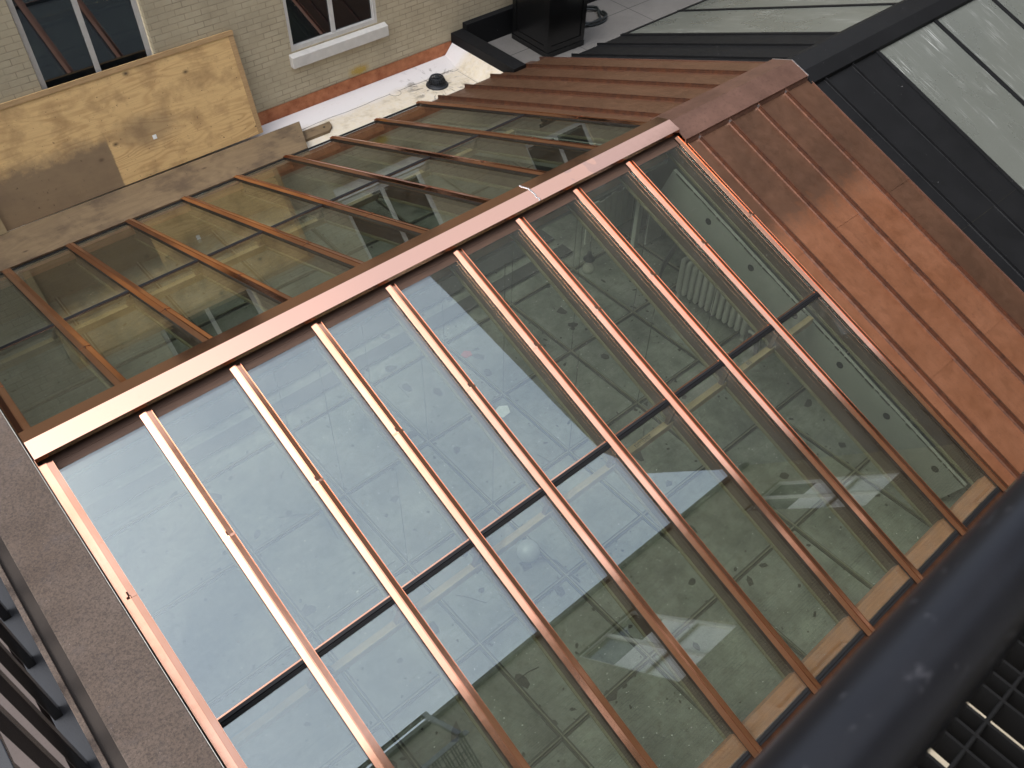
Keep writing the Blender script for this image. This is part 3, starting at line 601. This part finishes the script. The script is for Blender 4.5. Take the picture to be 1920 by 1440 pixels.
# attic walls
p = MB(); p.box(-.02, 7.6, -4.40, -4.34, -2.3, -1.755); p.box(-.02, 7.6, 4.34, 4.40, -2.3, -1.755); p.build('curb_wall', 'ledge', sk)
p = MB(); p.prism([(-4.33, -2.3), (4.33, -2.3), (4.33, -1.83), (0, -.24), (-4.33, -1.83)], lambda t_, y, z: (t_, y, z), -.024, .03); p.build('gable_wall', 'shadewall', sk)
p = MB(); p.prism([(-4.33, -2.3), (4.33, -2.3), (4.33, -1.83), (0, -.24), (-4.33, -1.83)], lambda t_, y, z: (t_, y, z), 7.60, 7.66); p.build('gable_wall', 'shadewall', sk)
# whitewashed stringer with bored holes under the right-hand edge
for T in (F, B):
    bm_ = MB(); bm_.box(6.385, 6.425, .35, LEN - .17, -.62, -.255, T=T)
    o = bm_.build('gable_stringer', 'plaster', sk)
    h_ = MB()
    for v in (.33 + .655 * k for k in range(1, 7)):
        ring = [(math.cos(a * math.pi / 8), math.sin(a * math.pi / 8)) for a in range(16)]
        h_.poly([T(6.3835, v + .038 * a, -.385 + .038 * b_) for a, b_ in ring] + [T(6.3845, v + .038 * a, -.385 + .038 * b_) for a, b_ in ring], [tuple(range(16)), tuple(range(16, 32))] + [(i, (i + 1) % 16, 16 + (i + 1) % 16, 16 + i) for i in range(16)])
    sub(h_.build('bored_hole', 'gasket'), o)
    j_ = MB(); rnd = random.Random(5)
    for k in range(60):
        v = .4 + k * .07; j_.box(6.379, 6.384, v, v + rnd.uniform(.05, .078), -.257 - rnd.uniform(0, .012), -.250, T=T)
    sub(j_.build('ragged_edge', 'debris'), o)

# ------------------------------------------------------------------ attic floor: dusty laylight on a metal grid
ly = thing('glass_laylight', (3.6, 0, -2.28), 'dusty laylight of square panes in a metal grid below the skylight', 'laylight')
GX, GY, ZF = 1.007, 1.02, -2.2
xl = [2.06 + GX * k for k in range(-2, 6)]; yl = [-.235 + GY * k for k in range(-4, 5)]
xl = [.045] + xl[1:] + [7.59]; yl = [-4.335] + [y for y in yl if -4.3 < y < 4.3] + [4.335]
first = None
for i in range(len(xl) - 1):
    for j in range(len(yl) - 1):
        p = MB(); p.box(xl[i] + .0262, xl[i + 1] - .0262, yl[j] + .0262, yl[j + 1] - .0262, ZF - .01 + random.uniform(-.002, .002), ZF); p.build('laylight_pane', 'lay', ly)
for x in xl[1:-1]:
    p = MB(); p.box(x - .026, x + .026, yl[0], yl[-1], ZF - .03, ZF + .012); b_ = p.build('grid_bar', 'bar', ly)
    p = MB(); p.box(x - .005, x + .005, yl[0], yl[-1], ZF + .0125, ZF + .034); sub(p.build('web', 'barlight'), b_)
for y in yl[1:-1]:
    for i in range(len(xl) - 1):
        p = MB(); p.box(xl[i] + .0264, xl[i + 1] - .0264, y - .026, y + .026, ZF - .03, ZF + .012); b_ = p.build('grid_bar', 'bar', ly)
        p = MB(); p.box(xl[i] + .0122, xl[i + 1] - .0122, y - .005, y + .005, ZF + .0125, ZF + .030); sub(p.build('web', 'barlight'), b_)
for x in xl[2:-1:1]:
    for y in yl[3:6]:
        zt = -abs(y) * math.tan(TH) - .30
        p = MB(); p.tube([(x, y, ZF + .035), (x + .01, y + .005, zt)], .0035, 6); p.build('hanger_rod', 'bar', ly)
p = MB()
p.box(.1, 6.3, 1.02, 1.20, ZF + .036, ZF + .05); p.box(.1, 6.3, 1.36, 1.62, ZF + .036, ZF + .05); p.build('walkway_board', 'darkband', ly)
# loose dirt and flakes all over the panes
p = MB(); rnd = random.Random(11)
def flake(x, y, r_, el=1.0, rot=0.0, z=ZF + .002):
    n = rnd.randint(5, 8); pts = []
    for k in range(n):
        a = 2 * math.pi * k / n; rr = r_ * rnd.uniform(.55, 1.15); dx, dy = rr * math.cos(a) * el, rr * math.sin(a)
        pts.append((x + dx * math.cos(rot) - dy * math.sin(rot), y + dx * math.sin(rot) + dy * math.cos(rot)))
    h = rnd.uniform(.002, .006)
    p.poly([(a, b_, z) for a, b_ in pts] + [(a, b_, z + h) for a, b_ in pts], [tuple(range(n))[::-1], tuple(range(n, 2 * n))] + [(i, (i + 1) % n, n + (i + 1) % n, n + i) for i in range(n)])
for k in range(520):
    flake(rnd.uniform(.1, 7.4), rnd.uniform(-4.2, 3.5), rnd.choice((.006, .008, .01, .012, .018)), rnd.uniform(.7, 2.2), rnd.uniform(0, 3))
for k in range(420):   # dirt gathers along the bars
    if rnd.random() < .5: x = rnd.choice(xl[1:-1]) + rnd.gauss(0, .05); y = rnd.uniform(-4.2, 2)
    else: y = rnd.choice(yl[1:-1]) + rnd.gauss(0, .05); x = rnd.uniform(.2, 7)
    flake(x, y, rnd.uniform(.006, .022), rnd.uniform(.7, 2), rnd.uniform(0, 3))
for k in range(70):
    flake(rnd.uniform(.4, 6.6), rnd.uniform(-4.0, 1.6), rnd.uniform(.028, .062), rnd.uniform(.8, 1.9), rnd.uniform(0, 3))
for k in range(16):
    x, y, a, l = rnd.uniform(.6, 6.4), rnd.uniform(-4.1, 1.2), rnd.uniform(0, 3.1), rnd.uniform(.08, .36); p.tube([(x, y, ZF + .006), (x + l * .5 * math.cos(a), y + l * .5 * math.sin(a) + .01, ZF + .012), (x + l * math.cos(a), y + l * math.sin(a), ZF + .006)], .004, 5)
tag(p.build('debris', 'debris'), kind='stuff')
p = MB(); pts = [(4.09, .52), (4.17, .55), (4.22, .50), (4.20, .44), (4.12, .45)]; p.prism(pts, lambda t_, x, y: (x, y, t_), ZF + .003, ZF + .012); tag(p.build('cloth_scrap', 'red'), 'small red scrap lying on the laylight under the glass', 'scrap')
p = MB(); pts = [(3.83, -.36), (3.93, -.33), (4.01, -.38), (3.97, -.47), (3.86, -.48)]; p.prism(pts, lambda t_, x, y: (x, y, t_), ZF + .003, ZF + .008); tag(p.build('paper_scrap', 'paper'), 'small white paper scrap lying on the laylight', 'scrap')

# ------------------------------------------------------------------ things in the attic
rd = thing('radiator', (6.75, -.85, ZF), 'old grey column radiator standing in the attic below the right panes', 'radiator')
for k in range(12):
    y_ = -1.36 + .088 * k; p = MB()
    for dx in (-.055, .055):
        p.tube([(6.74 + dx, y_, ZF + .10), (6.74 + dx, y_, ZF + .13), (6.74 + dx, y_, ZF + .58), (6.74 + dx, y_, ZF + .61)], [.012, .034, .034, .014], 10)
    p.box(6.685, 6.795, y_ - .028, y_ + .028, ZF + .13, ZF + .19); p.box(6.685, 6.795, y_ - .028, y_ + .028, ZF + .53, ZF + .58)
    p.build('column', 'radiator', rd, bevel=.006)
for y_ in (-1.36, -.392):
    p = MB(); p.box(6.70, 6.78, y_ - .025, y_ + .025, ZF, ZF + .12); p.build('foot', 'radiator', rd, bevel=.005)
p = MB(); p.tube([(6.74, -1.40, ZF + .16), (6.74, -1.52, ZF + .16), (6.74, -1.56, ZF + .12), (6.74, -1.56, ZF)], .02, 8); p.build('pipe', 'radiator', rd)
cb2 = MB(); cb2.tube([(6.62, -.10, ZF + .02), (6.62, -.18, -1.75), (6.62, -.32, -1.35), (6.61, -.53, -1.17), (6.60, -.83, -1.14), (6.60, -1.16, -1.27), (6.60, -1.41, -1.48), (6.60, -1.56, -1.75), (6.62, -1.62, ZF + .02)], .030, 10)
tag(cb2.build('black_hose', 'rubber'), 'thick black hose arching over the radiator in the attic', 'hose')
lm = thing('pendant_lamp', (5.19, -.266, -.45), 'bare pendant bulb with dark socket hanging below the glass', 'lamp')
LX, LY = 5.19, -.266
p = MB(); p.tube([(LX, LY, -.40), (LX, LY, -.80)], .004, 6); p.build('cord', 'gasket', lm)
p = MB(); p.lathe([(0, .125), (.018, .12), (.022, .10), (.03, .07), (.032, .045), (.06, .035), (.062, .025), (.03, .02), (.03, 0), (0, 0)], (LX, LY, -.925), 18); p.build('socket', 'iron', lm)
p = MB(); p.lathe([(.026, .0), (.028, -.02), (.045, -.045), (.060, -.08), (.062, -.105), (.05, -.14), (.026, -.16), (0, -.166)], (LX, LY, -.925), 20); p.build('bulb', 'bulb', lm)
gl_ = thing('globe_lamp', (2.94, -1.9, ZF), 'round white globe lamp lying on the laylight', 'lamp')
p = MB(); p.lathe([(0, .0), (.05, .004), (.085, .03), (.105, .07), (.11, .11), (.10, .15), (.075, .185), (.04, .205), (0, .21)], (2.94, -1.90, ZF + .004), 24); p.build('globe', 'globe', gl_)
p = MB(); p.tube([(2.99, -1.98, ZF + .03), (3.10, -2.10, ZF + .02), (3.12, -2.40, ZF + .02)], .012, 8); p.build('bracket', 'bar', gl_)
bp = thing('board_partition', (7.0, .9, ZF), 'whitewashed upright boards and post in the attic beyond the radiator', 'partition')
for k in range(10):
    p = MB(); x = 6.50 + .105 * k; p.box(x, x + .088, 1.00, 1.02, ZF + .055, ZF + .62 + .02 * math.sin(k * 2.1)); p.build('plank', 'slat', bp)
p = MB(); p.box(6.48, 7.56, 1.021, 1.05, ZF + .50, ZF + .56); p.build('rail', 'slat', bp)
p = MB(); p.box(6.98, 7.05, .60, .66, ZF + .005, ZF + .78); p.build('post', 'slat', bp)
p = MB(); p.box(7.14, 7.44, .55, .58, ZF + .005, ZF + .74); p.build('panel', 'slat', bp)

# ------------------------------------------------------------------ weathered copper roof beyond the skylight
cr_ = thing('copper_roof', (7.5, 0, -1.7), 'weathered brown copper standing seam roof next to the glass', 'roof')
XE = 8.60; sx_ = [6.488, 6.70, 7.185, 7.665, 8.15, XE]
laps_f = [(1.86,), (1.05, 2.9), (3.56,), (1.845, 4.2), (1.84, 3.58)]; laps_f = [(1.862,), (3.56,), (1.846,), (3.585,), (1.841,)]
laps_b = [(2.6,), (1.4,), (3.1,), (2.2,), (1.1,)]
for T, lp, end in ((F, laps_f, LEN + .04), (B, laps_b, 4.48)):
    for k in range(5):
        e = end if (T is F or k < 4) else 4.34
        cuts = [.10] + list(lp[k]) + [e]
        for c_ in range(len(cuts) - 1):
            p = MB(); h = -.010 + .0045 * (len(cuts) - 2 - c_)
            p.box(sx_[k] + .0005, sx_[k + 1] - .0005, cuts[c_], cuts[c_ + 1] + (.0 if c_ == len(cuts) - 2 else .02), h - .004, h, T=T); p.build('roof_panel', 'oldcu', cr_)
    for k in range(1, 5):
        p = MB(); p.prism([(-.032, -.0095), (-.012, .002), (-.007, .033), (-.009, .039), (.006, .040), (.007, .033), (.0085, -.0095)], lambda v, x, h: T(sx_[k] + x, v, h), .12, end + .03); se_ = p.build('seam', 'seam', cr_)
        if T is F:
            p = MB(); p.box(sx_[k] - .012, sx_[k] + .010, .268, .292, .0, .034, T=T); sub(p.build('solder_dab', 'solder'), se_)
    p = MB(); p.box(XE - .002, XE + .012, .10, end, -.05, .004, T=T); p.build('edge_trim', 'oldcap', cr_)
p = MB(); p.prism(cap_profile(.250, .045, .085, .030, .006), lambda t_, y, z: (t_, y, z), 6.492, 8.56)
p.prism([(-.252, -.068), (-.235, -.068), (-.235, -.10), (-.262, -.10)], lambda t_, y, z: (t_, y, z), 6.492, 8.56)
cp = p.build('ridge_cap', 'oldcap', cr_)
p = MB(); sp = cap_profile(.252, .048, .085, .032, .008); p.prism(sp, lambda t_, y, z: (t_, y, z), 8.5605, 8.574); sub(p.build('solder_edge', 'solder'), cp)
p = MB()
for T in (F, B): p.box(6.44, 8.58, .30, LEN - .02, -.12, -.055, T=T)
p.build('roof_deck', 'rafter', cr_)

# ------------------------------------------------------------------ charcoal metal roof with wired glass beyond
mr = thing('metal_roof', (12, 0, -1.8), 'charcoal metal roof with dull wired glass panes beyond the copper', 'roof')
D = -.055
xsm = [8.615, 8.86, 9.40, 9.92]; xg = [9.92, 11.23, 12.52, 13.82, 15.1, 16.0]
for T, end in ((F, LEN - .1), (B, 4.02)):
    for k in range(3):
        cut = (2.62 if T is F else 2.0) + .0
        for c_, (a, b_) in enumerate(((.05, cut + .02), (cut, end))):
            p = MB(); h = D + (.0045 if c_ == 0 else 0); p.box(xsm[k] + .0005, xsm[k + 1] - .0005, a, b_, h - .004, h, T=T); p.build('roof_panel', 'dark', mr)
        p = MB(); p.box(xsm[k] + .02, xsm[k + 1] - .02, cut + .0205, cut + .0235, D + .0005, D + .0035, T=T); p.build('lap_joint', 'bar', mr)
    for x in xsm[1:3]:
        p = MB(); p.prism([(-.019, D), (-.008, D + .008), (-.008, D + .036), (.008, D + .036), (.009, D)], lambda v, u, h: T(x + u, v, h), .10, end + .02); p.build('seam', 'dark', mr)
    for k in range(len(xg) - 1):
        p = MB(); p.box(xg[k] + .03, xg[k + 1] - .03, .12, end - .05, D - .02, D + .004, T=T); p.build('glass_pane', 'wired', mr)
        p = MB(); p.prism([(-.034, D - .02), (-.030, D + .022), (.030, D + .022), (.034, D - .02)], lambda v, u, h: T(xg[k] + u, v, h), .10, end + .01); p.build('glazing_bar', 'dark', mr)
    p = MB(); p.box(xg[0] + .034, 16, end - .05, end + .03, D - .03, D + .012, T=T); p.build('eave_trim', 'dark', mr)
    p = MB(); p.box(8.60, 16, .3, end - .12, D - .10, D - .03, T=T); p.build('roof_deck', 'dark', mr)
p = MB(); p.prism([(-.31, -.165), (-.31, -.115), (-.16, -.028), (.11, -.028), (.19, -.07), (.19, -.165)], lambda t_, y, z: (t_, y, z), 8.576, 16); p.build('ridge_cap', 'dark', mr, bevel=.004)

# ------------------------------------------------------------------ stone parapet on the left, railing beside it
sp_ = thing('stone_parapet', (-.28, -1.5, -2.5), 'brown stone coping wall running beside the left edge of the skylight', 'parapet')
ZC = .12
p = MB(); p.box(-.425, -.062, -9, 4.4, ZC - .10, ZC); p.build('coping', 'stone', sp_, bevel=.006)
p = MB(); p.box(-.41, -.066, -9, 4.4, -3.1, ZC - .10); p.build('wall', 'stone', sp_)
p = MB(); p.box(-.505, -.411, -9, 4.4, -3.1, ZC - .13); p.build('ledge', 'shadestone', sp_)  # lower step in shade; that shade is put into its stone colour
p = MB(); p.box(-.537, -.506, -9, 4.4, -3.1, ZC - .10); p.build('edge_strip', 'stone', sp_, bevel=.004)
p = MB(); p.box(-.0615, -.058, -6, 1.5, ZC - .03, ZC + .004); p.build('metal_edge', 'greyframe', sp_)
rl = thing('picket_railing', (-.63, -1.5, -.62), 'black steel picket railing on a dark kerb in the lower left corner', 'railing')
p = MB(); p.box(-.665, -.538, -7, 2.5, -.62, -.20); p.build('kerb', 'slab', rl, bevel=.004)
for k in range(9):
    y_ = -3.4 + .40 * k; p = MB(); p.box(-.655, -.605, y_ - .035, y_ + .035, -.1995, 1.60); p.build('picket', 'blackgloss', rl, bevel=.003)
p = MB(); p.box(-.67, -.59, -7, 2.5, 1.601, 1.64); p.build('top_rail', 'blackgloss', rl, bevel=.004)

# ------------------------------------------------------------------ fire escape the picture is taken from: handrail and grating
fe = thing('fire_escape', (0, -6, 3.1), 'blurred black handrail with a steel grating in the lower right corner', 'fire escape')
DR, RR = .40, .0248; aR = R(.855)
yc, zc = CAM.y + DR * math.sin(aR), CAM.z - DR * math.cos(aR)
p = MB(); p.tube([(-3 + .25 * k, yc, zc) for k in range(22)], RR, 28); p.build('handrail', 'rail', fe)
p = MB(); p.box(-3, 2.25, yc - .0115, yc + .0115, zc - .075, zc - .045); p.build('lower_rail', 'rail', fe)
ZG = 3.18
p = MB()
x = -2.5; kk = 0
while x < 2.25:
    p.box(x - .003, x + .003, -6.9, -4.97, ZG - .070, ZG); kk += 1; x += .059 if kk % 3 == 0 else .037
for k in range(19): y_ = -6.85 + .10 * k; p.tube([(-2.5, y_, ZG - .004), (2.25, y_, ZG - .004)], .0045, 6)
p.build('grating', 'grate', fe)
p = MB()
for x in (-2.4, 2.2): p.box(x - .03, x + .03, yc - .03, yc + .03, ZG - .1, zc - .02)
p.box(-2.6, 2.3, -4.965, -4.955, ZG - .12, ZG + .01); p.build('post', 'blackgloss', fe)
